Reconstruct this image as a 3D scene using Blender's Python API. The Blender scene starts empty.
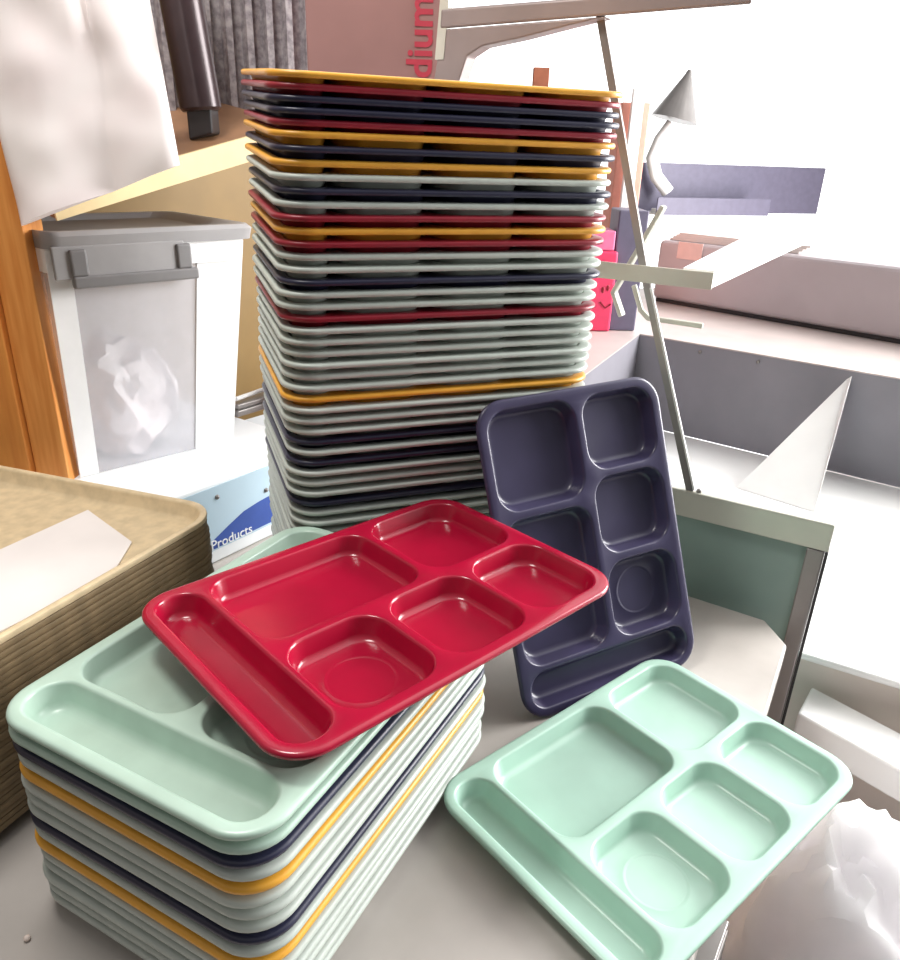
import bpy, bmesh, math, random
from mathutils import Vector, Matrix
random.seed(7)
sc = bpy.context.scene
COL = sc.collection
V = Vector

# ------------------------------------------------------------------ camera
F_PX, PITCH, ROLL, CAM_H = 753.6, 0.4086, -0.0337, 0.5798
fw = V((0, math.cos(PITCH), -math.sin(PITCH)))
rt0 = V((1, 0, 0))
dn0 = fw.cross(rt0)
rt = rt0 * math.cos(ROLL) + dn0 * math.sin(ROLL)
dn = rt0 * -math.sin(ROLL) + dn0 * math.cos(ROLL)
cam = bpy.data.cameras.new('camera')
cam.sensor_width = 36
cam.lens = F_PX * 36 / 960
cam.clip_start = 0.01
camo = bpy.data.objects.new('camera', cam)
COL.objects.link(camo)
m = Matrix((rt, -dn, -fw)).transposed().to_4x4()
m.translation = V((0, 0, CAM_H))
camo.matrix_world = m
sc.camera = camo
EYE = V((0, 0, CAM_H))


def ray(px, py):
    return rt * ((px - 450) / F_PX) + dn * ((py - 480) / F_PX) + fw


def at_y(px, py, y):
    d = ray(px, py)
    return EYE + d * (y / d.y)


def at_z(px, py, z):
    d = ray(px, py)
    return EYE + d * ((z - CAM_H) / d.z)


def at_plane(px, py, p, n):
    d = ray(px, py)
    return EYE + d * ((V(p) - EYE).dot(V(n)) / d.dot(V(n)))


# ------------------------------------------------------------------ materials
def srgb(r, g, b):
    def f(c):
        c /= 255
        return c / 12.92 if c <= .04045 else ((c + .055) / 1.055) ** 2.4
    return (f(r), f(g), f(b), 1)


def mat(name, rgb, rough=.5, metal=0, var=.08, scale=40, rgb2=None, bump=0, bscale=200, spec=.5, coat=0, trans=0, alpha=1, detail=3, stretch=None):
    mt = bpy.data.materials.new(name)
    mt.use_nodes = True
    nt = mt.node_tree
    b = nt.nodes['Principled BSDF']
    tc = nt.nodes.new('ShaderNodeTexCoord')
    src = tc.outputs['Object']
    if stretch:
        mp = nt.nodes.new('ShaderNodeMapping')
        mp.inputs['Scale'].default_value = stretch
        nt.links.new(src, mp.inputs[0])
        src = mp.outputs[0]
    nz = nt.nodes.new('ShaderNodeTexNoise')
    nz.inputs['Scale'].default_value = scale
    nz.inputs['Detail'].default_value = detail
    nt.links.new(src, nz.inputs['Vector'])
    rp = nt.nodes.new('ShaderNodeValToRGB')
    c = srgb(*rgb)
    if rgb2:
        c2 = srgb(*rgb2)
        c1 = c
    else:
        c1 = tuple(x * (1 - var) for x in c[:3]) + (1,)
        c2 = tuple(min(1, x * (1 + var)) for x in c[:3]) + (1,)
    rp.color_ramp.elements[0].position = .35
    rp.color_ramp.elements[1].position = .65
    rp.color_ramp.elements[0].color = c1
    rp.color_ramp.elements[1].color = c2
    nt.links.new(nz.outputs['Fac'], rp.inputs[0])
    nt.links.new(rp.outputs[0], b.inputs['Base Color'])
    b.inputs['Roughness'].default_value = rough
    b.inputs['Metallic'].default_value = metal
    b.inputs['Specular IOR Level'].default_value = spec
    b.inputs['Coat Weight'].default_value = coat
    b.inputs['Coat Roughness'].default_value = .12
    b.inputs['Transmission Weight'].default_value = trans
    b.inputs['Alpha'].default_value = alpha
    if bump:
        n2 = nt.nodes.new('ShaderNodeTexNoise')
        n2.inputs['Scale'].default_value = bscale
        nt.links.new(src, n2.inputs['Vector'])
        bp = nt.nodes.new('ShaderNodeBump')
        bp.inputs['Strength'].default_value = bump
        bp.inputs['Distance'].default_value = .002
        nt.links.new(n2.outputs['Fac'], bp.inputs['Height'])
        nt.links.new(bp.outputs[0], b.inputs['Normal'])
    return mt


M = dict(
    green=mat('celadon_melamine', (170, 194, 179), .3, var=.05, scale=25),
    jade=mat('jade_melamine', (166, 199, 183), .3, var=.05, scale=18),
    grey=mat('pale_grey_melamine', (182, 190, 182), .4, var=.04, scale=25),
    navy=mat('navy_melamine', (36, 37, 60), .36, var=.1, scale=25),
    plum=mat('dark_navy_melamine', (56, 52, 78), .3, var=.1, scale=20),
    red=mat('red_melamine', (156, 13, 46), .2, var=.08, scale=20),
    wine=mat('wine_red_melamine', (140, 24, 42), .38, var=.08, scale=20),
    yellow=mat('yellow_melamine', (226, 164, 56), .38, var=.06, scale=20),
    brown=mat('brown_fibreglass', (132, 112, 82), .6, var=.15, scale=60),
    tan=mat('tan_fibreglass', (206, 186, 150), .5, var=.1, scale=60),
    paper=mat('white_paper', (226, 220, 216), .85, var=.03, scale=12),
    counter=mat('grey_laminate', (170, 164, 158), .36, rgb2=(190, 184, 178), scale=7, detail=8, bump=.04, bscale=60),
    beige=mat('beige_board', (190, 168, 148), .6, var=.08, scale=15),
    wood=mat('orange_brown_wood', (206, 130, 58), .55, rgb2=(222, 152, 78), scale=9, stretch=(14, 14, 1)),
    woodedge=mat('dark_wood_edge', (206, 128, 56), .6, rgb2=(218, 144, 66), scale=9, stretch=(14, 14, 1)),
    cream=mat('cream_shelf_edge', (224, 202, 154), .5, var=.06, scale=20),
    shelf=mat('brown_shelf_top', (150, 112, 82), .5, var=.1, scale=20),
    mustard=mat('mustard_board', (124, 98, 50), .6, var=.06, scale=10),
    bag=mat('white_sack', (252, 248, 246), .6, rgb2=(248, 236, 236), scale=6, bump=.25, bscale=14),
    bin=mat('clear_white_plastic', (232, 232, 238), .25, var=.02, trans=.0, alpha=.32),
    binrim=mat('white_bin_plastic', (238, 238, 238), .35, var=.02),
    lid=mat('grey_bin_lid', (150, 148, 148), .4, var=.05, scale=20),
    latch=mat('grey_latch', (118, 116, 116), .4, var=.05, scale=20),
    crumple=mat('white_crumpled_plastic', (240, 237, 240), .5, var=.04, scale=10, bump=.6, bscale=22),
    whitebox=mat('white_enamel', (236, 240, 242), .4, var=.02, scale=8),
    bluebox=mat('pale_blue_enamel', (188, 212, 226), .4, var=.03, scale=8),
    swoosh=mat('blue_print', (52, 82, 160), .5, var=.05),
    lettering=mat('white_lettering', (236, 238, 240), .5, var=.02),
    redtext=mat('red_lettering', (178, 52, 70), .6, var=.04),
    carton=mat('mauve_carton', (150, 112, 108), .7, var=.05, scale=10),
    corr=mat('dark_grey_sheet', (126, 120, 124), .4, metal=.2, rgb2=(172, 166, 168), scale=90),
    tube=mat('dark_tube', (58, 46, 48), .28, metal=.3, var=.1),
    black=mat('black_plastic', (36, 34, 36), .4, var=.1),
    steel=mat('grey_steel', (142, 138, 136), .35, metal=.6, var=.08, scale=12),
    darksteel=mat('dark_steel', (150, 138, 136), .45, metal=.3, var=.08, scale=12),
    alu=mat('pale_aluminium', (196, 196, 184), .35, metal=.3, var=.05, scale=12),
    whitesteel=mat('white_steel', (240, 240, 238), .4, var=.02, scale=12),
    panel=mat('grey_green_sheet', (136, 158, 150), .45, var=.06, scale=9),
    basin=mat('grey_basin_steel', (132, 130, 138), .45, var=.05, scale=9),
    ledge=mat('pinkish_ledge', (190, 178, 174), .4, var=.06, scale=9),
    appliance=mat('mauve_grey_case', (182, 174, 178), .42, var=.05, scale=6),
    floor=mat('pale_grey_floor', (178, 170, 164), .5, rgb2=(196, 186, 180), scale=5, detail=6),
    pink=mat('pink_plastic', (224, 66, 104), .4, var=.05),
    magenta=mat('pale_magenta', (226, 120, 160), .4, var=.05),
    terra=mat('salmon_card', (214, 150, 134), .7, var=.05),
    rust=mat('rust_wood', (150, 88, 62), .7, var=.1),
    slate=mat('slate_plastic', (96, 92, 112), .5, var=.06),
    wall=mat('dim_wall', (120, 110, 104), .8, var=.04, scale=6),
    pale=mat('pale_board', (232, 222, 214), .6, var=.04, scale=8),
    tabpaper=mat('pale_pink_paper', (226, 196, 190), .7, var=.03),
    glass=mat('bead', (230, 215, 205), .1, var=.02),
)


_b = M['crumple'].node_tree.nodes['Principled BSDF']
_b.inputs['Subsurface Weight'].default_value = .85
_b.inputs['Subsurface Radius'].default_value = (1, 1, 1)
_b.inputs['Subsurface Scale'].default_value = .12


# ------------------------------------------------------------------ helpers
def tag(o, label=None, cat=None, group=None, kind=None):
    if label: o['label'] = label
    if cat: o['category'] = cat
    if group: o['group'] = group
    if kind: o['kind'] = kind
    return o


def empty(name, loc, label, cat, group=None):
    o = bpy.data.objects.new(name, None)
    o.empty_display_size = .05
    COL.objects.link(o)
    o.location = loc
    return tag(o, label, cat, group)


def obj(name, bm, mt, parent=None, smooth=True, origin=None, bevel=0, solid=0, angle=40):
    """link a bmesh given in world coordinates as one mesh object; origin = its location"""
    o0 = V(origin) if origin is not None else V((0, 0, 0))
    if parent is not None:
        p = parent
        o0 = V((0, 0, 0))
        while p is not None:
            o0 += p.location
            p = p.parent
    bmesh.ops.translate(bm, verts=bm.verts, vec=-o0)
    bmesh.ops.recalc_face_normals(bm, faces=bm.faces)
    me = bpy.data.meshes.new(name)
    bm.to_mesh(me)
    bm.free()
    for m_ in (mt if isinstance(mt, (list, tuple)) else [mt]):
        me.materials.append(m_)
    o = bpy.data.objects.new(name, me)
    COL.objects.link(o)
    if parent is not None:
        o.parent = parent
    else:
        o.location = o0
    if smooth:
        for p in me.polygons: p.use_smooth = True
        me.set_sharp_from_angle(angle=math.radians(angle))
    if bevel:
        b = o.modifiers.new('bevel', 'BEVEL')
        b.width = bevel
        b.segments = 3
        b.limit_method = 'ANGLE'
        b.harden_normals = False
    if solid:
        s = o.modifiers.new('solid', 'SOLIDIFY')
        s.thickness = solid
        s.offset = -1
    return o


def hexa(bm, p, mi=0):
    """eight corners: bottom four, top four"""
    v = [bm.verts.new(q) for q in p]
    for f in ((3, 2, 1, 0), (4, 5, 6, 7), (0, 1, 5, 4), (1, 2, 6, 5), (2, 3, 7, 6), (3, 0, 4, 7)):
        bm.faces.new([v[i] for i in f]).material_index = mi
    return v


def obox(bm, o, ex, ey, ez, mi=0):
    o, ex, ey, ez = V(o), V(ex), V(ey), V(ez)
    return hexa(bm, [o, o + ex, o + ex + ey, o + ey, o + ez, o + ex + ez, o + ex + ey + ez, o + ey + ez], mi)


def box(o, ex, ey, ez):
    bm = bmesh.new()
    obox(bm, o, ex, ey, ez)
    return bm


def prism(bm, pts, vec):
    vec = V(vec)
    a = [bm.verts.new(p) for p in pts]
    b = [bm.verts.new(V(p) + vec) for p in pts]
    n = len(pts)
    bm.faces.new(a)
    bm.faces.new(b[::-1])
    for i in range(n):
        bm.faces.new((a[i], b[i], b[(i + 1) % n], a[(i + 1) % n]))


def tube(bm, pts, r, n=16, cap=True):
    pts = [V(p) for p in pts]
    rings = []
    up = None
    for i, p in enumerate(pts):
        d = (pts[min(i + 1, len(pts) - 1)] - pts[max(i - 1, 0)]).normalized()
        if up is None:
            up = d.orthogonal().normalized()
        up = (up - d * up.dot(d)).normalized()
        s = d.cross(up)
        rr = r[i] if isinstance(r, (list, tuple)) else r
        rings.append([bm.verts.new(p + (up * math.cos(2 * math.pi * k / n) + s * math.sin(2 * math.pi * k / n)) * rr) for k in range(n)])
    for a, b in zip(rings, rings[1:]):
        for k in range(n):
            bm.faces.new((a[k], a[(k + 1) % n], b[(k + 1) % n], b[k]))
    if cap:
        bm.faces.new(rings[0][::-1])
        bm.faces.new(rings[-1])


def bar(bm, pts, w, h, side):
    """rectangular section swept along a path; w along side, h along the other normal"""
    pts = [V(p) for p in pts]
    side = V(side).normalized()
    rings = []
    for i, p in enumerate(pts):
        d0 = (p - pts[i - 1]).normalized() if i else (pts[1] - p).normalized()
        d1 = (pts[i + 1] - p).normalized() if i < len(pts) - 1 else d0
        d = (d0 + d1).normalized()
        n_ = d.cross(side).normalized()
        rings.append([bm.verts.new(p + side * (a * w / 2) + n_ * (b * h / 2)) for a, b in ((-1, -1), (1, -1), (1, 1), (-1, 1))])
    for a, b in zip(rings, rings[1:]):
        for k in range(4):
            bm.faces.new((a[k], a[(k + 1) % 4], b[(k + 1) % 4], b[k]))
    bm.faces.new(rings[0][::-1])
    bm.faces.new(rings[-1])


def rpoly(corners, r, inset=0.0, n=8):
    """rounded convex CCW polygon, inset towards the inside"""
    c = [V((p[0], p[1])) for p in corners]
    k = len(c)
    lines = []
    for i in range(k):
        d = (c[(i + 1) % k] - c[i]).normalized()
        nn = V((-d.y, d.x))
        lines.append((c[i] + nn * inset, d, nn))
    out = []
    rr = max(r - inset, .0015)
    for i in range(k):
        p0, d0, n0 = lines[i - 1]
        p1, d1, n1 = lines[i]
        q0 = p0 + n0 * rr
        q1 = p1 + n1 * rr
        den = d0.x * d1.y - d0.y * d1.x
        t = ((q1 - q0).x * d1.y - (q1 - q0).y * d1.x) / den
        cen = q0 + d0 * t
        a0 = math.atan2(-n0.y, -n0.x)
        a1 = math.atan2(-n1.y, -n1.x)
        while a1 < a0: a1 += 2 * math.pi
        for j in range(n + 1):
            a = a0 + (a1 - a0) * j / n
            out.append((cen.x + rr * math.cos(a), cen.y + rr * math.sin(a)))
    return out


def rect(x0, x1, y0, y1):
    return [(x0, y0), (x1, y0), (x1, y1), (x0, y1)]


def loop(bm, pts, z):
    return [bm.verts.new((p[0], p[1], z)) for p in pts]


def bridge(bm, a, b):
    n = len(a)
    for i in range(n):
        bm.faces.new((a[i], a[(i + 1) % n], b[(i + 1) % n], b[i]))


def loop_edges(bm, lp):
    n = len(lp)
    return [bm.edges.get((lp[i], lp[(i + 1) % n])) or bm.edges.new((lp[i], lp[(i + 1) % n])) for i in range(n)]


def bake_solid(bm, name, thick):
    """shell -> closed thin solid, thickness added underneath"""
    me = bpy.data.meshes.new(name + '_shell')
    bm.to_mesh(me)
    bm.free()
    o = bpy.data.objects.new(name + '_shell', me)
    COL.objects.link(o)
    s = o.modifiers.new('s', 'SOLIDIFY')
    s.thickness = thick
    s.offset = -1
    s.use_even_offset = False
    dg = bpy.context.evaluated_depsgraph_get()
    res = bpy.data.meshes.new_from_object(o.evaluated_get(dg))
    res.name = name
    bpy.data.objects.remove(o)
    for p in res.polygons: p.use_smooth = True
    res.set_sharp_from_angle(angle=math.radians(50))
    return res


# ------------------------------------------------------------------ compartment tray (one moulded piece)
TL, TW, TD = .360, .2508, .0222
A0, A1, B0, B1, C0, C1 = .0110, .0534, .0596, .2267, .2354, .3490
D0, D1, H1, E0 = .1235, .2385, .1139, .0128
G1, G2, G3, G4 = .1512, .1605, .2526, .2600
COMP = [(A0, A1, E0, D1, .0205), (B0, B1, D0, D1, .024), (C0, C1, D0, D1, .026),
        (B0, G1, E0, H1, .026), (G2, G3, E0, H1, .026), (G4, C1, E0, H1, .026)]


def tray_mesh():
    bm = bmesh.new()
    oc = rect(0, TL, 0, TW)
    R = .034
    # outer lip, from below the rim up to the flat top
    prof = [(.0012, -.0056), (.0002, -.0046), (0, -.0026), (.0006, -.0011), (.0019, -.0003), (.0038, 0)]
    rings = [loop(bm, rpoly(oc, R, i, 9), z) for i, z in prof]
    for a, b in zip(rings, rings[1:]): bridge(bm, a, b)
    edges = loop_edges(bm, rings[-1])
    for ci, (x0, x1, y0, y1, r) in enumerate(COMP):
        c = rect(x0, x1, y0, y1)
        pr = [(-.0018, 0), (-.0006, -.0003), (.0004, -.0011), (.0010, -.0024), (.0046, -.0146), (.0056, -.0168), (.0074, -.0186), (.0098, -.0196), (.0125, -.0200)]
        if ci == 0:
            pr = [(-.0018, 0), (-.0006, -.0003), (.0004, -.0011), (.0010, -.0024), (.0046, -.0142), (.0062, -.0172), (.0085, -.0190), (.0110, -.0198), (.0140, -.0200)]
        rg = [loop(bm, rpoly(c, r, i, 9), z) for i, z in pr]
        edges += loop_edges(bm, rg[0])
        for a, b in zip(rg, rg[1:]): bridge(bm, a, b)
        if ci == 3:     # cup ring pressed into the floor
            cx, cy = (x0 + x1) / 2, (y0 + y1) / 2
            cir = lambda q, z: [bm.verts.new((cx + q * math.cos(2 * math.pi * k / 40), cy + q * math.sin(2 * math.pi * k / 40), z)) for k in range(40)]
            cr = [cir(.0305, -.0200), cir(.0295, -.0197), cir(.0280, -.0197), cir(.0268, -.0202), cir(.0258, -.0203)]
            for a, b in zip(cr, cr[1:]): bridge(bm, a, b)
            bmesh.ops.triangle_fill(bm, edges=loop_edges(bm, rg[-1]) + loop_edges(bm, cr[0]), use_beauty=True)
            bm.faces.new(cr[-1])
        else:
            bm.faces.new(rg[-1])
    bmesh.ops.triangle_fill(bm, edges=edges, use_beauty=True)
    bmesh.ops.recalc_face_normals(bm, faces=bm.faces)
    # make sure normals point up (shell)
    s = sum(f.normal.z * f.calc_area() for f in bm.faces)
    if s < 0: bmesh.ops.reverse_faces(bm, faces=bm.faces)
    return bake_solid(bm, 'compartment_tray', .0022)


TRAY = tray_mesh()
TRAYS = {}


def tray_data(colour):
    if colour not in TRAYS:
        me = TRAY.copy()
        me.name = 'compartment_tray_' + colour
        me.materials.clear()
        me.materials.append(M[colour])
        TRAYS[colour] = me
    return TRAYS[colour]


def place_tray(colour, mtx, label, group=None):
    o = bpy.data.objects.new('compartment_tray', tray_data(colour))
    COL.objects.link(o)
    o.matrix_world = mtx
    return tag(o, label, 'tray', group)


ORD = ['topmost', 'second', 'third', 'fourth', 'fifth', 'sixth', 'seventh', 'eighth', 'ninth', 'tenth', 'eleventh', 'twelfth', 'thirteenth',
       'fourteenth', 'fifteenth', 'sixteenth', 'seventeenth', 'eighteenth', 'nineteenth', 'twentieth', 'twenty-first', 'twenty-second', 'twenty-third',
       'twenty-fourth', 'twenty-fifth', 'twenty-sixth', 'twenty-seventh', 'twenty-eighth', 'twenty-ninth', 'thirtieth', 'thirty-first', 'thirty-second',
       'thirty-third', 'thirty-fourth', 'thirty-fifth', 'thirty-sixth', 'thirty-seventh', 'thirty-eighth', 'thirty-ninth', 'fortieth']
WORD = dict(grey='pale grey-green', navy='navy', wine='dark red', yellow='yellow', green='pale green')

# --- tall stack
SEQ = ['yellow', 'wine', 'navy', 'navy', 'wine', 'yellow', 'navy', 'yellow', 'grey', 'navy', 'grey', 'wine', 'yellow', 'wine', 'grey', 'grey', 'navy', 'grey',
       'grey', 'wine', 'grey', 'grey', 'grey', 'grey', 'grey', 'grey', 'yellow', 'grey', 'grey', 'grey', 'navy', 'grey', 'navy', 'grey', 'grey', 'grey',
       'navy', 'grey', 'grey'] + ['grey'] * 15
YAW, SX, SY, SZ, SP = .3609, -.045, .9125, .215, .0121
TILT = .0732
cnt = {}
poses = {}
q = V((0, 0, 0))
for j in range(38, 0, -1):
    a = TILT * (38 - j) / 37
    if j < 38:
        am = TILT * (38 - j - .5) / 37
        q = q + Matrix.Rotation(am, 3, 'X') @ V((0, 0, SP * (.8 if j < 6 else 1)))
    poses[j] = (q.copy(), a)
nlow = len(SEQ) - 38
plow = (SZ - TD) / nlow
for k in range(1, nlow + 1):
    poses[38 + k] = (V((0, 0, -plow * k)), 0)
RY = Matrix.Rotation(YAW, 3, 'Z')
for i, c in enumerate(SEQ):
    qq, a = poses[i + 1]
    jit = V((random.uniform(-.0016, .0016), random.uniform(-.0012, .0012), 0)) if i + 1 < len(SEQ) else V((0, 0, 0))
    R = RY @ Matrix.Rotation(random.uniform(-.004, .004), 3, 'Z') @ Matrix.Rotation(a, 3, 'X')
    pos = V((SX, SY, SZ)) + RY @ (qq + jit) - R @ V((TL / 2, TW / 2, 0))
    mm = R.to_4x4()
    mm.translation = pos
    k = cnt.get(c, 0)
    cnt[c] = k + 1
    place_tray(c, mm, '%s %s compartment tray counted from the top of the tall stack' % (ORD[k], WORD[c]), 'compartment trays in the tall stack')

# --- short stack in front
SEQ2 = ['green', 'green', 'navy', 'grey', 'yellow', 'grey', 'grey', 'grey', 'navy', 'grey', 'yellow', 'grey', 'grey', 'grey', 'grey', 'grey']
cnt = {}
LZ = .1987
sp2 = (LZ - TD) / (len(SEQ2) - 1)
for i, c in enumerate(SEQ2):
    R = Matrix.Rotation(1.1032 + (random.uniform(-.006, .006) if 0 < i < 15 else 0), 3, 'Z')
    mm = R.to_4x4()
    jx = 0 if i in (0, 15) else random.uniform(-.0012, .0012)
    mm.translation = V((-.1085 + jx, .3179 + jx * .5, LZ - sp2 * i))
    k = cnt.get(c, 0)
    cnt[c] = k + 1
    lab = ('pale green compartment tray topmost of the short stack, under the bright red tray' if i == 0 else
           '%s %s compartment tray counted from the top of the short front stack' % (ORD[k], WORD[c]))
    place_tray(c, mm, lab, 'compartment trays in the short stack')

# --- the three loose trays
mm = Matrix.Rotation(.7585, 4, 'Z')
mm.translation = V((-.0968, .3592, LZ + TD + .0006))
place_tray('red', mm, 'bright red glossy compartment tray lying across the short stack of trays')
mm = Matrix.Rotation(.7034, 4, 'Z')
mm.translation = V((.1524, .3506, TD + .0006))
place_tray('jade', mm, 'mint green compartment tray lying alone on the counter at the right')
RP = Matrix(((-.203, -.885, .419), (.309, -.464, -.830), (.929, -.039, .368)))
e1 = RP.col[0].normalized()
e3 = RP.col[2] - e1 * RP.col[2].dot(e1)
e3.normalize()
e2 = e3.cross(e1)
RP = Matrix((e1, e2, e3)).transposed()
low = min((RP @ v.co).z for v in TRAY.vertices)
mm = RP.to_4x4()
mm.translation = V((.3167, .7752, .0006 - low))
place_tray('plum', mm, 'dark navy compartment tray standing on end, leaning against the tall stack')

# ------------------------------------------------------------------ brown trays
BZ = .196
cA = at_z(206, 517, BZ)          # right rear corner of the rim
dR = (at_z(0, 638, BZ) - at_z(190, 528, BZ)).normalized()
dB = (at_z(71, 478, BZ) - at_z(179, 498, BZ)).normalized()
p1 = at_z(190, 528, BZ)
p2 = at_z(179, 498, BZ)
den = dR.x * dB.y - dR.y * dB.x
t = ((p2 - p1).x * dB.y - (p2 - p1).y * dB.x) / den
corner = p1 + dR * t
quad = [corner, corner + dB * .37, corner + dB * .43 + dR * .42, corner + dR * .42]
quad = [V((p.x - corner.x, p.y - corner.y)) for p in quad]


def brown_mesh():
    bm = bmesh.new()
    pr = [(.0, -.006), (-.0006, -.003), (.0002, -.0006), (.002, 0), (.0055, 0), (.0075, -.0008), (.0085, -.003), (.013, -.0145), (.016, -.0172), (.021, -.018)]
    rings = [loop(bm, rpoly(quad, .046, i, 9), z) for i, z in pr]
    for a, b in zip(rings, rings[1:]): bridge(bm, a, b)
    bm.faces.new(rings[-1])
    bmesh.ops.recalc_face_normals(bm, faces=bm.faces)
    if sum(f.normal.z * f.calc_area() for f in bm.faces) < 0: bmesh.ops.reverse_faces(bm, faces=bm.faces)
    return bake_solid(bm, 'serving_tray', .002)


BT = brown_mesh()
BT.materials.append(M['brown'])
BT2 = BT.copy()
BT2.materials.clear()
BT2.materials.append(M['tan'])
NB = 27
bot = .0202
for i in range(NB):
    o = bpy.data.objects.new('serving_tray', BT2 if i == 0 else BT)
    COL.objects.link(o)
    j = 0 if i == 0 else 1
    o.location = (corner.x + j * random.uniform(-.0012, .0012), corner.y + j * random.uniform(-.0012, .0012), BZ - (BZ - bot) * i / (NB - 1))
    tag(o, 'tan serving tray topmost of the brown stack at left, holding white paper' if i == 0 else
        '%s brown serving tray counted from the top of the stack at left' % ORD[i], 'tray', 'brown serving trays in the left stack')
# papers in the top brown tray
fz = BZ - .018 + .0006
pq = [at_z(88, 511, fz), at_z(132, 543, fz), at_z(112, 576, fz), at_z(60, 603, fz), at_z(0, 633, fz), at_z(-60, 610, fz), at_z(-20, 560, fz)]
bm = bmesh.new()
prism(bm, [V((p.x, p.y, fz)) for p in pq], (0, 0, .0016))
tag(obj('paper_sheet', bm, M['paper'], origin=(pq[0].x, pq[0].y, fz)), 'large white paper sheet lying in the topmost brown serving tray', 'paper')

# ------------------------------------------------------------------ counter table
TZ = -.034
n_t = V((.54, .842, 0)).normalized()       # along the right edge, away from the viewer
e_t = V((.842, -.54, 0)).normalized()
Rb = at_z(765, 620, 0)
Rc = at_z(787, 645, 0)
Re = at_z(729, 960, 0)
Ra = Rb - e_t * .95 + V((0, 0, 0))
top = [Rb, Ra, Ra - n_t * 1.15, Re - n_t * .45 - e_t * .0, Rc]
table = empty('work_table', (0, .6, -.75), 'grey laminate work table carrying the tray stacks', 'table')
bm = bmesh.new()
prism(bm, [V((p.x, p.y, 0)) for p in top], (0, 0, TZ))
obj('table_top', bm, M['counter'], table, smooth=False, bevel=.003)
cb = [p + (V((sum(a.x for a in top) / 5, sum(a.y for a in top) / 5, 0)) - p) * .06 - e_t * .05 for p in top]
bm = bmesh.new()
prism(bm, [V((p.x, p.y, TZ - .0004)) for p in cb], (0, 0, -.715))
obj('cabinet_base', bm, M['beige'], table, smooth=False)
# bracket under the table edge
b0 = at_z(734, 893, -.045)
bm = box(b0 - e_t * .03 - n_t * .03, e_t * .022, n_t * .03, (0, 0, -.03))
obj('edge_bracket', bm, M['beige'], table, smooth=False, bevel=.003)

# ribbed grey crate beside the cabinet, low
g0 = at_z(730, 921, -.16)
g0 = g0 - e_t * .054 - n_t * .06
bm = bmesh.new()
crate = empty('ribbed_box', (g0.x, g0.y, -.62), 'dark grey ribbed box standing beside the table under the mint tray', 'box')
obox(bm, V((g0.x, g0.y, -.62)) - n_t * .1, e_t * .05, n_t * .16, (0, 0, .45))
obj('body', bm, M['black'], crate, smooth=False, bevel=.003)
for k in range(9):
    bm = box(V((g0.x, g0.y, -.185 - .02 * k)) - n_t * .1 + e_t * .0492, e_t * .006, n_t * .16, (0, 0, .012))
    obj('rib', bm, M['steel'], crate, smooth=False, bevel=.002)
bm = box(V((g0.x, g0.y, -.168)) - n_t * .1, e_t * .054, n_t * .16, (0, 0, .008))
obj('top_cover', bm, M['steel'], crate, smooth=False, bevel=.002)

# bead on the counter
b0 = at_z(27, 938, .0025)
bm = bmesh.new()
bmesh.ops.create_icosphere(bm, subdivisions=3, radius=.0026, matrix=Matrix.Translation(b0))
tag(obj('bead', bm, M['glass'], origin=b0), 'tiny shiny bead on the grey table in the lower left corner', 'bead')

# ------------------------------------------------------------------ white box with blue print, behind
WB0, WB1 = V((-.3675, .969, 0)), V((-.2785, 1.099, 0))
wd = (WB1 - WB0).normalized()
wn = V((wd.y, -wd.x, 0))                   # faces the viewer
WH = .129
wbL = WB0 - wd * .17
wbR = WB1 + wd * .10
wbD = -wn * .42
wb = empty('enamel_case', wbL, 'white case with pale blue front and blue curved print, under the clear bin', 'case')
bm = box(wbL, wbR - wbL, wbD, (0, 0, WH))
obj('body', bm, M['whitebox'], wb, smooth=False, bevel=.004)
off = wn * .0015
bm = box(wbL + V((0, 0, .022)) + wn * .0005, wbR - wbL, wn * .0015, (0, 0, WH - .028))
obj('front_panel', bm, M['bluebox'], wb, smooth=False)


def wbp(px, py):
    return at_plane(px, py, WB0 + wn * .0022, wn)


pts = [wbp(208, 552), wbp(214, 540), wbp(228, 526), wbp(244, 511), wbp(258, 502), wbp(276, 492), wbp(290, 486), wbp(300, 482), wbp(300, 508)]
bm = bmesh.new()
prism(bm, pts, wn * .0008)
obj('blue_print', bm, M['swoosh'], wb, smooth=False)
for p in (wbp(217, 497), wbp(266, 490)):
    bm = bmesh.new()
    bmesh.ops.create_uvsphere(bm, u_segments=14, v_segments=8, radius=.0038, matrix=Matrix.Translation(p))
    obj('rivet', bm, M['steel'], wb)


def text_bm(txt, size, org, ex, ey, depth=.0006, bold=0):
    cu = bpy.data.curves.new('t', 'FONT')
    cu.body = txt
    cu.size = size
    cu.extrude = depth
    cu.offset = bold
    cu.resolution_u = 3
    o = bpy.data.objects.new('t', cu)
    COL.objects.link(o)
    dg = bpy.context.evaluated_depsgraph_get()
    me = bpy.data.meshes.new_from_object(o.evaluated_get(dg))
    bm = bmesh.new()
    bm.from_mesh(me)
    bpy.data.objects.remove(o)
    ex, ey = V(ex).normalized(), V(ey).normalized()
    ez = ex.cross(ey)
    mt_ = Matrix((ex, ey, ez)).transposed().to_4x4()
    mt_.translation = org
    bm.transform(mt_)
    return bm


tb = wbp(211, 552)
obj('lettering', text_bm('Products', .022, tb + wn * .001 + V((0, 0, .002)), wd, (0, 0, 1)), M['lettering'], wb, smooth=False)

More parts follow.
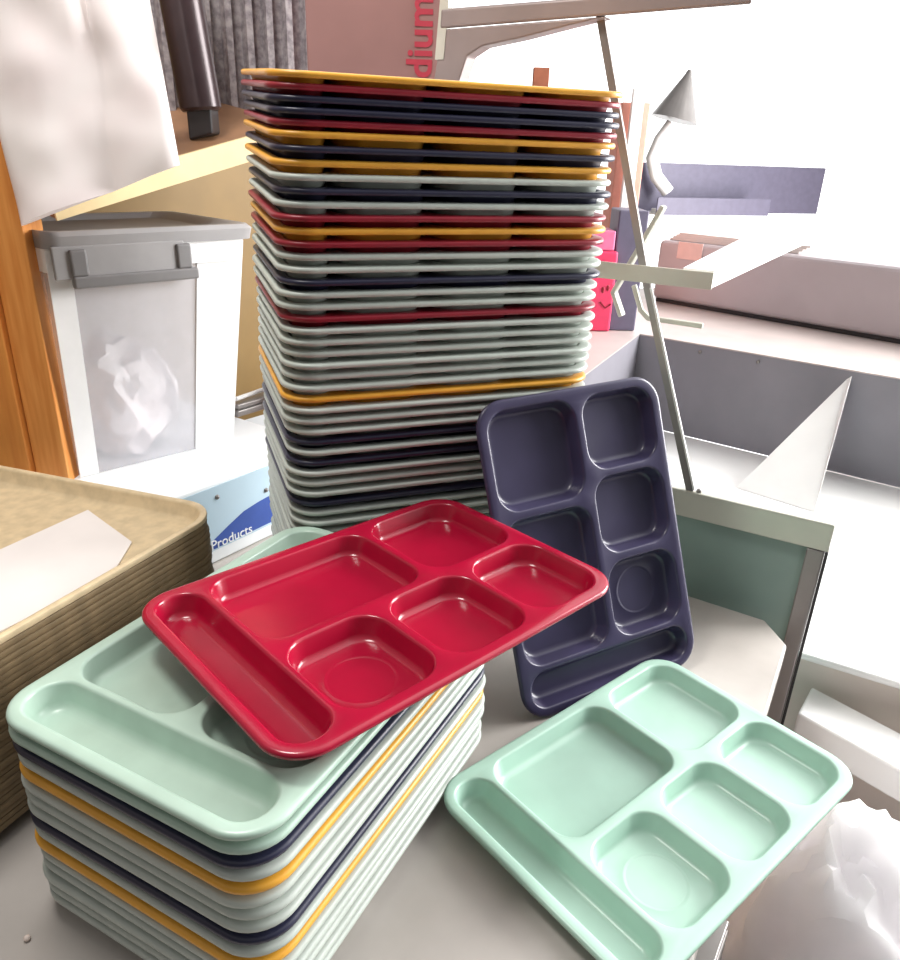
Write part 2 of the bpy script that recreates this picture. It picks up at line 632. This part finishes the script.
# ------------------------------------------------------------------ clear bin on the white case
BB0 = V((-.539, 1.003, WH + .001))
BB1 = V((-.367, 1.178, WH + .001))
bd = (BB1 - BB0).normalized()
bn = V((bd.y, -bd.x, 0))
BWID, BDEP, BHT = .246, .20, .322
bino = empty('storage_bin', BB0, 'clear white storage bin with grey lid on the white case', 'bin')


def bin_corner(s, t, z, grow):
    """s across 0..1, t back 0..1, grow outward taper"""
    return BB0 + bd * (s * BWID + (grow * 1.5 if s > .5 else grow * .1) * (2 * s - 1 if s > .5 else 2 * s - 1)) - bn * (t * BDEP + (t - .5) * 2 * grow) + V((0, 0, z))


def bin_ring(bm, z, grow, r=.02):
    w, d = BWID + 2 * grow, BDEP + 2 * grow
    pts_ = rpoly(rect(-grow * .1, BWID + grow * 1.5, -grow, BDEP + grow), r, 0, 6)
    return [bm.verts.new(BB0 + bd * p[0] - bn * p[1] + V((0, 0, z))) for p in pts_]


bm = bmesh.new()
r0 = bin_ring(bm, 0, 0)
rs = [r0] + [bin_ring(bm, BHT * k / 6, .022 * k / 6) for k in range(1, 7)]
for a, b in zip(rs, rs[1:]): bridge(bm, a, b)
bm.faces.new(r0)
obj('tub', bm, M['bin'], bino, solid=.002)
bm = bmesh.new()
ra = [bin_ring(bm, BHT - .03, .0255), bin_ring(bm, BHT, .0275), bin_ring(bm, BHT, .024), bin_ring(bm, BHT - .03, .0225)]
for a, b in zip(ra, ra[1:] + ra[:1]): bridge(bm, a, b)
obj('rim', bm, M['binrim'], bino)
bm = bmesh.new()
ra = [bin_ring(bm, BHT + .0005, .033), bin_ring(bm, BHT + .016, .035), bin_ring(bm, BHT + .022, .031), bin_ring(bm, BHT + .022, .018), bin_ring(bm, BHT + .014, .010)]
for a, b in zip(ra, ra[1:]): bridge(bm, a, b)
bm.faces.new(ra[0][::-1])
bm.faces.new(ra[-1])
obj('lid', bm, M['lid'], bino)
# corner posts (white, opaque edges)
for s in (0, 1):
    bm = bmesh.new()
    c0, c1 = bin_corner(s, 0, .0, .0012), bin_corner(s, 0, BHT - .002, .0235)
    s2 = -bd if s else bd
    wdt = .075 if s else .03
    hexa(bm, [c0, c0 + s2 * wdt * .9, c0 + s2 * wdt * .9 - bn * .0015, c0 - bn * .0015, c1, c1 + s2 * wdt, c1 + s2 * wdt - bn * .0015, c1 - bn * .0015])
    obj('corner_strip', bm, M['binrim'], bino, smooth=False)
lt = bin_corner(.10, 0, BHT - .050, .0285)
latch = obj('latch', box(lt - bn * -.001, bd * .175, bn * .010, (0, 0, .016)), M['latch'], bino, smooth=False, bevel=.003)
for s in (.0, .145):
    bm = box(lt + bd * s + V((0, 0, .0155)), bd * .022, bn * .010, (0, 0, .034))
    obj('latch_arm', bm, M['latch'], latch, smooth=False, bevel=.003)
bm = box(lt + V((0, 0, .012)) - bd * .02, bd * .178, bn * .006, (0, 0, .042))
obj('latch_hinge', bm, M['lid'], bino, smooth=False, bevel=.002)


def blob(cen, rad, amp, seed, sub=4, freq=1.0):
    bm = bmesh.new()
    bmesh.ops.create_icosphere(bm, subdivisions=sub, radius=1)
    from mathutils import noise
    for v in bm.verts:
        p = v.co.copy()
        k = 1 + amp * (noise.ridged_multi_fractal(p * 1.3 * freq + V((seed, 0, 0)), .9, 2.1, 4, 1.0, 2.0) - 1.0)
        v.co = V((cen[0] + p.x * rad[0] * k, cen[1] + p.y * rad[1] * k, cen[2] + p.z * rad[2] * k))
    return bm


bc = bin_corner(.42, .45, .080, 0)
bm = blob(bc, (.080, .078, .098), .30, 3.1, 4, 1.3)
for v in bm.verts: v.co.z = max(v.co.z, BB0.z + .004)
tag(obj('plastic_bundle', bm, M['bag'], origin=(bc.x, bc.y, BB0.z)), 'crumpled white plastic bundle inside the clear storage bin', 'plastic')

# small things right of the bin on the case
p = at_z(238, 418, WH)
bm = bmesh.new()
obox(bm, V((p.x, p.y, WH + .0006)), wd * .14, -wn * .05, (0, 0, .012))
obox(bm, V((p.x, p.y, WH + .0124)) + wd * .005 - wn * .004, wd * .13, -wn * .042, (0, 0, .010))
tag(obj('flat_box', bm, M['steel'], origin=(p.x, p.y, WH), smooth=False, bevel=.002), 'flat grey metal box on the white case right of the bin', 'box')
p = at_z(240, 408, WH)
bm = bmesh.new()
pp = [at_z(236, 399, WH + .03), at_z(285, 382, WH + .03)]
tube(bm, pp, .004, 12)
tag(obj('white_rod', bm, M['whitesteel'], origin=pp[0]), 'thin white rod lying behind the flat grey box', 'rod')

# ------------------------------------------------------------------ wooden shelf unit at left
ST0 = at_y(44, 193, 1.0)
ST1 = at_y(244, 137, 1.25)
sd = (ST1 - ST0)
sl = sd.length
sd.normalize()
C_ = at_y(190, 121, 1.32)
sb = (C_ - ST0) - sd * (C_ - ST0).dot(sd)
sb.normalize()
su = sd.cross(sb).normalized()
if su.z < 0: su = -su
unit = empty('shelf_unit', (-.60, 1.0, 0), 'orange wooden shelf unit with slanting cream-edged shelf at left', 'shelf')
sh0 = ST0 + sd * .004
slen = sl + .10
bm = box(sh0, sd * slen, sb * .30, -su * .034)
obj('shelf_board', bm, M['shelf'], unit, smooth=False, bevel=.0015)
bm = box(sh0 - sb * .004 + su * .0004, sd * slen, sb * .0036, -su * .036)
obj('shelf_edge', bm, M['cream'], unit, smooth=False)
# upright: right edge through (22,225)-(70,478)
u0 = at_y(22, 225, .985)
ux = u0.x
bm = box((ux - .046, .985, 0), (.046, 0.0, 0), (0, .05, 0), (0, 0, 1.15))
obj('upright', bm, M['wood'], unit, smooth=False, bevel=.002)
bm = box((ux - .16, .975, 0), (.113, 0.0, 0), (0, .06, 0), (0, 0, 1.15))
obj('side_board', bm, M['woodedge'], unit, smooth=False, bevel=.002)
hb = V((sd.x, sd.y, 0)).normalized()
hn = V((-hb.y, hb.x, 0))
bp0 = V((ST0.x, ST0.y, 0)) - hb * .2 + hn * .36
bm = box(bp0, hb * 1.0, hn * .012, (0, 0, .86))
obj('back_board', bm, M['mustard'], unit, smooth=False)

# white sack on the shelf
yb = .965
bag_b = [at_y(22, 226, yb), at_y(112, 192, yb), at_y(180, 165, yb + .02)]
bag_t = [at_y(-70, -150, yb + .01), at_y(66, -150, yb), at_y(122, -150, yb + .03)]
bm = bmesh.new()
from mathutils import noise
rows = []
NR = 40
left_b = bag_b[0] + V((-.02, .02, 0))
for r_ in range(NR + 1):
    f = r_ / NR
    sec = []
    A = bag_b[0].lerp(bag_t[0], f)
    Bm = bag_b[1].lerp(bag_t[1], f)
    Cc = bag_b[2].lerp(bag_t[2], f)
    g = .12 + .88 * min(1, f / .25) ** 2
    ctrl = [A, Bm, Cc, Cc + V((-.03, .085, .004)) * g, A + V((-.02, .10, 0)) * g]
    for ci in range(5):
        p, q2 = ctrl[ci], ctrl[(ci + 1) % 5]
        nn = 14 if ci in (0, 1) else 6
        for k in range(nn):
            w = k / nn
            x = p.lerp(q2, w)
            bulge = math.sin(math.pi * w) ** .7 * (.030 if ci == 0 else .010 if ci == 1 else 0) * (1 - .35 * f)
            x = x + V((0, -1, 0)) * bulge
            if ci in (0, 1):
                x += V((0, -1, 0)) * .013 * (noise.noise(x * 8) + .5 * noise.noise(x * 19)) * (1 if 0 < k else .3)
            sec.append(x)
    rows.append([bm.verts.new(x) for x in sec])
for a, b in zip(rows, rows[1:]): bridge(bm, a, b)
bm.faces.new(rows[0])
bm.faces.new(rows[-1])
tag(obj('white_sack', bm, M['bag'], origin=bag_b[1], angle=50), 'tall creased white sack in front of the slanting shelf at upper left', 'sack')

# ribbed sheet on the shelf
k0 = at_y(140, 120, 1.36)
k1 = at_y(318, 95, 1.52)
kd = V((k1.x - k0.x, k1.y - k0.y, 0))
kl = kd.length
kd.normalize()
kn = V((kd.y, -kd.x, 0))
bm = bmesh.new()
prof = []
NRB = 9
for k in range(NRB):
    for w, h in ((0, 0), (.18, 0), (.30, .016), (.62, .016), (.74, 0)):
        prof.append(((k + w) / NRB * kl, h))
prof.append((kl, 0))
front = [k0 + kd * a + kn * h for a, h in prof]
back = [p - kn * .003 for p in front]
zb_ = lambda p: V((p.x, p.y, max(k0.z - .012, 0)))
pl = front + back[::-1]
prism(bm, [zb_(p) for p in pl], (0, 0, .55))
tag(obj('ribbed_sheet', bm, M['corr'], origin=k0, smooth=False), 'dark grey ribbed metal sheet standing upright at the back of the shelf', 'sheet')

# dark tube with foot
tf = at_y(205, 132, 1.235)
tt = at_y(160, -120, 1.235)
pole = empty('tube_stand', tf, 'dark shiny tube with a small foot standing on the shelf beside the sack', 'tube')
bm = bmesh.new()
dd = (tt - tf).normalized()
tube(bm, [tf + dd * .028, tf + dd * .032, tt], [.026, .030, .030], 28)
obj('tube', bm, M['tube'], pole)
bm = box(tf + V((-.020, -.016, -.012)), (.036, 0, .010), (0, .04, 0), (0, 0, .040))
obj('foot', bm, M['black'], pole, smooth=False, bevel=.003)

# carton with red letters behind the tall stack
cy = 1.33
c0 = at_y(308, 85, cy)
c1 = at_y(440, 85, cy + .005)
cd = V((c1.x - c0.x, c1.y - c0.y, 0))
cw = cd.length
cd.normalize()
cn = V((cd.y, -cd.x, 0))
car = empty('tall_carton', (c0.x, c0.y, -.75), 'mauve brown carton with red vertical letters behind the tall stack', 'carton')
cb0 = V((c0.x, c0.y, -.7495))
bm = box(cb0, cd * cw, -cn * .12, (0, 0, 1.70))
obj('body', bm, M['carton'], car, smooth=False, bevel=.003)
bm = box(cb0 + V((0, 0, 1.7005)), cd * cw * .995, -cn * .12, (.0, 0, .0015))
obj('top_flap', bm, M['carton'], car, smooth=False)
tp = at_plane(431, 79, cb0 + cn * .001, cn)
obj('lettering', text_bm('dium', .056, tp, (0, 0, 1), -cd, bold=.0012), M['redtext'], car, smooth=False)
tp2 = at_plane(431, 108, cb0 + cn * .001, cn)

# ------------------------------------------------------------------ metal rack with sheet panel
th = math.radians(-30)
re_ = V((math.cos(th), math.sin(th), 0))
rn = V((-re_.y, re_.x, 0))                 # away from the viewer
P0 = V((.365, .96, 0))


def rk(px, py, d=0):
    return at_plane(px, py, P0 + rn * d, rn)


rack = empty('metal_rack', P0 + V((0, 0, -.62)), 'folding metal rack with grey-green panel and crossed rods behind the trays', 'rack')
pr0 = rk(828, 540)
pl0 = pr0 - re_ * .245
pl0 = V((pl0.x, pl0.y, 0))
W = .245
bm = box(pl0 + V((0, 0, -.62)) + rn * .012, re_ * W, rn * .003, (0, 0, .765))
obj('panel', bm, M['panel'], rack, smooth=False)
bm = box(pl0 + V((0, 0, .112)), re_ * (W + .004), rn * .0118, (0, 0, .040))
obj('top_flange', bm, M['alu'], rack, smooth=False, bevel=.002)
bm = box(pl0 + V((0, 0, -.62)) + re_ * (W - .022), re_ * .022, rn * .0116, (0, 0, .731))
obj('side_flange', bm, M['steel'], rack, smooth=False, bevel=.002)
bm = box(pl0 + V((0, 0, -.62)) + re_ * (W + .0004), re_ * .004, rn * .02, (0, 0, .731))
obj('edge_strip', bm, M['black'], rack, smooth=False)
# rod
bm = bmesh.new()
bar(bm, [rk(690, 490, .006) + V((0, 0, .0)), rk(645, 275, .02), rk(600, 12, .02)], .0105, .006, re_)
obj('brace_rod', bm, M['steel'], rack, smooth=False)
bm = bmesh.new()
bar(bm, [rk(694, 490, .004) + V((0, 0, .001)), rk(651, 288, .004)], .003, .004, re_)
obj('brace_edge', bm, M['whitesteel'], rack, smooth=False)
bm = bmesh.new()
bmesh.ops.create_uvsphere(bm, u_segments=12, v_segments=8, radius=.004, matrix=Matrix.Translation(rk(699, 491, .006)))
obj('bolt', bm, M['steel'], rack)
# shelf plate
s0 = rk(600, 262)
s1 = rk(714, 272)
bm = box(V((s0.x, s0.y, .430)) - re_ * .02, re_ * ((s1 - s0).length + .02), rn * .003, (0, 0, .022))
obj('front_rail', bm, M['alu'], rack, smooth=False, bevel=.001)
pz = .4520
r1 = at_z(714, 271, pz)
r2 = at_z(812, 231, pz)
l1 = r1 - re_ * .04
l2 = r2 - re_ * .10
bm = bmesh.new()
prism(bm, [l1 + rn * .0032, r1 + rn * .0032, r2, l2], (0, 0, -.0035))
obj('side_rail_top', bm, M['whitesteel'], rack, smooth=False)
bm = bmesh.new()
prism(bm, [r1 + rn * .0032 + V((0, 0, -.0037)), r2 + V((0, 0, -.0037)), r2 + V((0, 0, -.022)), r1 + rn * .0032 + V((0, 0, -.022))], -re_ * .003)
obj('side_rail', bm, M['whitesteel'], rack, smooth=False)

# upper channel, sloping up to the right, with the bent left leg
bm = bmesh.new()
u0, u1 = rk(440, 27, .01), rk(752, -12, .01)
upv = V((0, 0, 1))
hexa(bm, [rk(440, 29, 0), rk(752, 4, 0), rk(752, 4, .03), rk(440, 29, .03), rk(441, 9, 0), rk(752, -16, 0), rk(752, -16, .03), rk(441, 9, .03)])
obj('top_channel', bm, M['darksteel'], rack, smooth=False, bevel=.003)
bm = bmesh.new()
prism(bm, [rk(427, 120, .002), rk(442, 29.3, .002), rk(606, 16.2, .002), rk(570, 25, .002), rk(520, 38, .002), rk(482, 46, .002), rk(467, 56, .002), rk(460, 78, .002), rk(450, 120, .002)], rn * .026)
obj('bent_leg', bm, M['darksteel'], rack, smooth=False, bevel=.002)
bm = bmesh.new()
bar(bm, [rk(441, 60, .006), rk(449, -30, .006)], .014, .01, re_)
obj('upright', bm, M['alu'], rack, smooth=False)
# rear crossed leg and foot
bm = bmesh.new()
bar(bm, [rk(664, 206, .30), rk(628, 268, .30), rk(614, 292, .30), rk(622, 316, .30)], .02, .008, rn)
obj('rear_leg', bm, M['alu'], rack, smooth=False, bevel=.002)
bm = bmesh.new()
bar(bm, [rk(634, 285, .30), rk(641, 310, .30), rk(648, 318, .30), rk(703, 326, .30)], .008, .009, rn)
obj('rear_foot', bm, M['alu'], rack, smooth=False, bevel=.002)

# ------------------------------------------------------------------ white work bench with grey upstand
ZD = -.10
G0, G1_ = at_z(690, 437, ZD), at_z(900, 488, ZD)
es = (G1_ - G0).normalized()
en = V((-es.y, es.x, 0))
ka = at_plane(639, 339, G0, en)
kb = at_plane(901, 375, G0, en)
ZS = (ka.z + kb.z) / 2
sink = empty('sink_unit', (G0.x, G0.y, -.75), 'white bench with grey steel upstand and pinkish ledge behind the rack', 'bench')


def vwall(p, q, thick, z0, z1):
    p, q = V((p.x, p.y, 0)), V((q.x, q.y, 0))
    d = (q - p).normalized()
    n_ = V((-d.y, d.x, 0))
    bm = bmesh.new()
    obox(bm, p + V((0, 0, z0)), q - p, n_ * thick, (0, 0, z1 - z0))
    return bm


fr0, fr1 = at_z(808, 655, ZD), at_z(900, 683, ZD)
fdir = (fr1 - fr0).normalized()
FL = fr0 - fdir * .10
FR = fr1 + fdir * .9
kaf = V((ka.x, ka.y, 0))
kr = kaf + es * 1.7
bm = bmesh.new()
prism(bm, [V((p.x, p.y, ZD)) for p in (FL, FR, kr, kaf)], (0, 0, -.012))
obj('deck', bm, M['whitesteel'], sink, smooth=False, bevel=.004)
bm = bmesh.new()
prism(bm, [V((p.x, p.y, ZD - .0124)) for p in (FL + en * .03, FR + en * .03, kr, kaf)], (0, 0, -.61))
obj('base', bm, M['pale'], sink, smooth=False)
obj('back_wall', vwall(kaf + V((0, 0, 0)), kr, .004, ZD + .0005, ZS), M['basin'], sink, smooth=False)
La = at_z(585, 376, ZS)
sdir = (V((La.x, La.y, 0)) - kaf).normalized()
Lf = kaf + sdir * .7
obj('side_wall', vwall(Lf, kaf - sdir * .002, .004, ZD + .0005, ZS), M['basin'], sink, smooth=False)
# ledge behind and left of the upstand
La2, Lb2 = at_z(651, 299, ZS), at_z(960, 352, ZS)
bm = bmesh.new()
prism(bm, [V((p.x, p.y, ZS + .0004)) for p in (kaf, kr, kr + en * .9, kaf + en * .9 - es * .25)], (0, 0, .003))
obj('back_ledge', bm, M['ledge'], sink, smooth=False)
bm = bmesh.new()
prism(bm, [V((p.x, p.y, ZS + .0004)) for p in (kaf, kaf + en * .9 - es * .25, kaf + en * .3 - es * .55, Lf - es * .25, Lf)], (0, 0, .003))
obj('side_ledge', bm, M['ledge'], sink, smooth=False)
# white triangular plate leaning on the upstand
D0_ = at_z(737, 487, ZD + .001)
D1_ = at_z(815, 511, ZD + .001)
D2_ = at_plane(852, 376, G0 - en * .004, en)
D3_ = at_plane(847, 379, G0 - en * .004, en)
bm = bmesh.new()
prism(bm, [V((D0_.x, D0_.y, max(D0_.z, ZD + .001))), V((D1_.x, D1_.y, max(D1_.z, ZD + .001))), D2_, D3_], V((-en.x, -en.y, 0)) * .006)
obj('divider_plate', bm, M['whitesteel'], sink, smooth=False)
# seam screws
for px_ in (700, 758):
    q_ = at_plane(px_, 352 if px_ == 700 else 362, G0 - en * .001, en)
    bm = bmesh.new()
    bmesh.ops.create_uvsphere(bm, u_segments=10, v_segments=6, radius=.005, matrix=Matrix.Translation(q_))
    obj('screw', bm, M['steel'], sink)

# low white bench in front
bz = -.16
q0, q1 = at_z(798, 713, bz), at_z(900, 770, bz)
bdv = (q1 - q0).normalized()
a0 = V((q0.x, q0.y, bz))
a1 = V((q1.x, q1.y, bz)) + bdv * .5
bk = (FL + en * .028 - a0).dot(en)
k1_ = a1 + en * bk
k0_ = a0 + en * bk
bench = empty('low_bench', (a0.x, a0.y, -.75), 'low white step bench in front of the white steel bench at right', 'bench')
bm = bmesh.new()
prism(bm, [a0, a1, k1_, k0_], (0, 0, -.05))
obj('bench_top', bm, M['whitesteel'], bench, smooth=False, bevel=.004)
bm = bmesh.new()
prism(bm, [p + V((0, 0, -.0504)) for p in (a0 + en * .12 + bdv * .02, a1 + en * .12, k1_, k0_ + bdv * .02)], (0, 0, -.539))
obj('bench_base', bm, M['pale'], bench, smooth=False)

# long case on the back ledge
ZS = ZS + .0036
X0 = at_z(651, 301, ZS)
X1 = at_z(900, 345, ZS)
xd = (X1 - X0).normalized()
xn = V((-xd.y, xd.x, 0))
hgt = at_plane(655, 239, X0, xn).z - ZS
h2 = at_plane(890, 252, X0, xn).z - ZS
case = empty('long_case', X0, 'long mauve grey metal case lying on the ledge behind the sink', 'case')
bm = bmesh.new()
XE = (X1 - X0).length + .8
obox(bm, X0 + V((0, 0, .012)), xd * XE, xn * .30, (0, 0, hgt - .012))
obj('body', bm, M['appliance'], case, smooth=False, bevel=.015)
obj('plinth', box(X0 + xn * .012 + xd * .01 + V((0, 0, .0005)), xd * (XE - .02), xn * .27, (0, 0, .0112)), M['black'], case, smooth=False)
tg = at_plane(681, 226, X0 - xn * .004, xn)
obj('tab', box(V((tg.x, tg.y, ZS + hgt - .05)), xd * .085, xn * .003, (0, 0, .051)), M['tabpaper'], case, smooth=False)
zt = ZS + hgt
p = at_z(665, 226, zt)
for k in range(4):
    bm = bmesh.new()
    obox(bm, X0 + xd * (.02 + .01 * k) + xn * .03 + V((0, 0, hgt + .0006 + .0062 * k)), xd * .42, xn * .24, (0, 0, .006))
    tag(obj('paper_pad', bm, M['paper'], origin=X0 + V((0, 0, hgt)), smooth=False, bevel=.001),
        'white paper pad on the long case, %s of its pile' % ['lowest', 'second from bottom', 'second from top', 'topmost'][k], 'paper pad', 'white pads piled on the long case')

# ------------------------------------------------------------------ clutter standing on the rack plate and behind
PZ = zt + .0006 + .0248 + .0006
# grey rail bar
g0, g1 = at_z(656, 215, PZ), at_z(768, 216, PZ)
tray2 = empty('wire_tray', V((g0.x, g0.y, PZ)), 'grey and white shallow tray lying on the white pads on the long case', 'tray')
gd = (g1 - g0)
gd.z = 0
gl = gd.length
gd.normalize()
gn = V((-gd.y, gd.x, 0))
g0 = V((g0.x, g0.y, PZ))
hr = at_plane(700, 198, g0, gn).z - PZ
hb_ = at_plane(700, 164, g0 + gn * .15, gn).z - PZ
obj('front_rail', box(g0, gd * gl, gn * .006, (0, 0, hr)), M['slate'], tray2, smooth=False, bevel=.002)
obj('back_rail', box(g0 + gn * .15, gd * (gl + .40), gn * .006, (0, 0, hb_)), M['slate'], tray2, smooth=False, bevel=.002)
obj('tray_floor', box(g0 + gn * .0065, gd * gl, gn * .143, (0, 0, .006)), M['whitesteel'], tray2, smooth=False)
# desk lamp
ly = g0.y + .09
lb = at_y(664, 205, ly)
lamp = empty('desk_lamp', V((lb.x, lb.y, PZ)), 'pale desk lamp with small conical shade near the rods', 'lamp')
bm = bmesh.new()
tube(bm, [at_y(668, 192, ly), at_y(656, 176, ly), at_y(652, 158, ly), at_y(660, 140, ly), at_y(672, 124, ly)], .026, 14)
obj('arm', bm, M['whitesteel'], lamp)
bm = bmesh.new()
apex = at_y(690, 70, ly)
mid = at_y(674, 120, ly)
tube(bm, [apex, apex.lerp(mid, .12), mid], [.008, .016, .095], 28)
obj('shade', bm, M['steel'], lamp)
bm = bmesh.new()
tube(bm, [V((lb.x, lb.y, PZ + .007)), V((lb.x, lb.y, PZ + .020))], .05, 28)
obj('base', bm, M['whitesteel'], lamp, smooth=True)

# things behind the right side of the stack
def stand_box(name, px0, px1, py0, y, z0, depth, mt, label, cat, bev=.004):
    a, b = at_y(px0, py0, y), at_y(px1, py0, y)
    bm = box((a.x, y, z0), (b.x - a.x, 0, 0), (0, depth, 0), (0, 0, a.z - z0))
    return tag(obj(name, bm, mt, origin=(a.x, y, z0), smooth=False, bevel=bev), label, cat)


pk = at_z(612, 332, ZS)
pa = at_y(596, 180, pk.y)
pb = at_y(627, 180, pk.y)
pink = empty('pink_box', (pa.x, pk.y, ZS + .0005), 'bright pink box with a smiling face on the sink ledge', 'box')
bm = box((pa.x - .05, pk.y, ZS + .0005), (pb.x - pa.x + .05, 0, 0), (0, .12, 0), (0, 0, at_y(610, 252, pk.y).z - ZS))
obj('body', bm, M['pink'], pink, smooth=False, bevel=.006)
for q_ in (at_y(603, 290, pk.y - .0005), at_y(608, 288, pk.y - .0005)):
    bm = bmesh.new()
    bmesh.ops.create_uvsphere(bm, u_segments=10, v_segments=6, radius=.006, matrix=Matrix.Translation(q_) @ Matrix.Diagonal((.7, .3, 1.4, 1)))
    obj('eye', bm, M['wine'], pink)
bm = bmesh.new()
bar(bm, [at_y(600, 302, pk.y - .001), at_y(605, 308, pk.y - .001), at_y(611, 304, pk.y - .001)], .002, .004, (0, 1, 0))
obj('smile', bm, M['wine'], pink)
zpk = at_y(610, 252, pk.y).z
bm = box((pa.x - .04, pk.y + .01, zpk + .0012), (pb.x - pa.x + .03, 0, 0), (0, .1, 0), (0, 0, .05))
tag(obj('white_carton', bm, M['magenta'], origin=(pa.x, pk.y, zpk), smooth=False, bevel=.004), 'pale magenta carton resting on the pink box', 'carton')
zc = zpk + .0012 + .05
a_ = at_y(627, 100, pk.y + .03)
b_ = at_y(664, 100, pk.y + .03)
stand_box('dark_case', 620, 650, 210, pk.y + .02, ZS + .0005, .12, M['slate'], 'slate grey case standing between the pink box and the rods', 'case')
stand_box('salmon_carton', 622, 651, 102, pk.y + .30, ZS + .0005, .12, M['terra'], 'salmon pink carton standing tall behind the crossed rod', 'carton')
stand_box('white_post', 634, 646, 88, pk.y + .27, ZS + .0005, .02, M['whitesteel'], 'slim white post in front of the salmon carton', 'post', .002)
# roof wedge and stub seen above the stack
y_ = pk.y + .45
a, b, c = at_y(447, 84, y_), at_y(469, 84, y_), at_y(458, 52, y_)
bm = bmesh.new()
prism(bm, [V((a.x, y_, ZS - .02)), V((b.x, y_, ZS - .02)), b, c, a], (0, .08, 0))
tag(obj('pointed_board', bm, M['rust'], origin=(a.x, y_, ZS), smooth=False), 'brown pointed board showing above the tall stack', 'board')
stand_box('brown_stake', 534, 550, 67, y_, ZS - .02, .03, M['rust'], 'short brown stake showing above the tall stack', 'stake', .002)

# ------------------------------------------------------------------ floor, sack on floor
bm = bmesh.new()
obox(bm, (-1.8, -1.2, -.75), (4.0, 0, 0), (0, 4.6, 0), (0, 0, -.05))
fl = obj('floor', bm, M['floor'], smooth=False)
tag(fl, kind='structure')
bm = bmesh.new()
obox(bm, (-1.75, -1.2, -.75), (.05, 0, 0), (0, 4.4, 0), (0, 0, 2.6))
tag(obj('unseen_wall_left', bm, M['wall'], smooth=False), kind='structure')  # unseen wall, added in dark grey to block light from the left
sk = at_z(818, 905, -.22)
bm = blob((sk.x + .02, sk.y + .01, -.46), (.14, .12, .36), .11, 4.3, 5, 1.6)
for v in bm.verts: v.co.z = max(v.co.z, -.749)
tag(obj('plastic_bag', bm, M['crumple'], origin=(sk.x, sk.y, -.75)), 'crumpled white plastic bag on the floor beside the table', 'bag')

# ------------------------------------------------------------------ light: a bright window side (sky) to the right and behind
w = bpy.data.worlds.new('world')
sc.world = w
w.use_nodes = True
nt = w.node_tree
bg = nt.nodes['Background']
tc = nt.nodes.new('ShaderNodeTexCoord')
vm = nt.nodes.new('ShaderNodeVectorMath')
vm.operation = 'DOT_PRODUCT'
vm.inputs[1].default_value = V((.62, .74, .22)).normalized()
nt.links.new(tc.outputs['Generated'], vm.inputs[0])
rp = nt.nodes.new('ShaderNodeValToRGB')
el = rp.color_ramp.elements
mp = nt.nodes.new('ShaderNodeMapRange')
mp.inputs[1].default_value = -1
mp.inputs[2].default_value = 1
nt.links.new(vm.outputs['Value'], mp.inputs[0])
nt.links.new(mp.outputs[0], rp.inputs[0])
el[0].position = .40
el[0].color = (.028, .026, .025, 1)
el[1].position = .86
el[1].color = (1, 1, 1, 1)
e_ = el.new(.68)
e_.color = (.09, .088, .086, 1)
sx = nt.nodes.new('ShaderNodeSeparateXYZ')
nt.links.new(tc.outputs['Generated'], sx.inputs[0])
mz = nt.nodes.new('ShaderNodeMapRange')
mz.inputs[1].default_value = .15
mz.inputs[2].default_value = 1
mz.inputs[3].default_value = 0
mz.inputs[4].default_value = .21
nt.links.new(sx.outputs[2], mz.inputs[0])
ad = nt.nodes.new('ShaderNodeVectorMath')
ad.operation = 'ADD'
nt.links.new(rp.outputs[0], ad.inputs[0])
nt.links.new(mz.outputs[0], ad.inputs[1])
nt.links.new(ad.outputs[0], bg.inputs['Color'])
bg.inputs['Strength'].default_value = 2.4

# daylight through the window in the right-hand wall
wx, wy0, wy1, wz0, wz1 = 2.15, .55, 2.75, -.05, 1.35
al = bpy.data.lights.new('window_daylight', 'AREA')
al.shape = 'RECTANGLE'
al.size = wy1 - wy0
al.size_y = wz1 - wz0
al.energy = 230
al.color = (1, .99, .98)
ao = bpy.data.objects.new('window_daylight', al)
COL.objects.link(ao)
ao.location = (wx, (wy0 + wy1) / 2, (wz0 + wz1) / 2)
ao.rotation_euler = V((-1, 0, 0)).to_track_quat('-Z', 'Z').to_euler()
bm = bmesh.new()
for o_, a_, c_ in (((wx + .01, wy0 - .06, wz0 - .06), .06, wz1 - wz0 + .12), ((wx + .01, wy1, wz0 - .06), .06, wz1 - wz0 + .12)):
    obox(bm, o_, (.05, 0, 0), (0, a_, 0), (0, 0, c_))
for z_ in (wz0 - .06, wz1):
    obox(bm, (wx + .01, wy0, z_), (.05, 0, 0), (0, wy1 - wy0, 0), (0, 0, .06))
tag(obj('window_1', bm, M['whitesteel'], smooth=False), kind='structure')

# added fill light with no real source, brightens the white sack by the shelf
cl = bpy.data.lights.new('sack_fill_light', 'AREA')
cl.shape = 'DISK'
cl.size = .35
cl.energy = 12
cl.color = (1, .96, .92)
co = bpy.data.objects.new('sack_fill_light', cl)
COL.objects.link(co)
co.location = (-.42, .62, 1.50)
co.rotation_euler = (V((-.45, .98, .62)) - V(co.location)).to_track_quat('-Z', 'Y').to_euler()

sc.view_settings.view_transform = 'Standard'
sc.view_settings.look = 'None'
sc.view_settings.exposure = 0
sc.view_settings.gamma = 1
sc.view_settings.use_curve_mapping = False
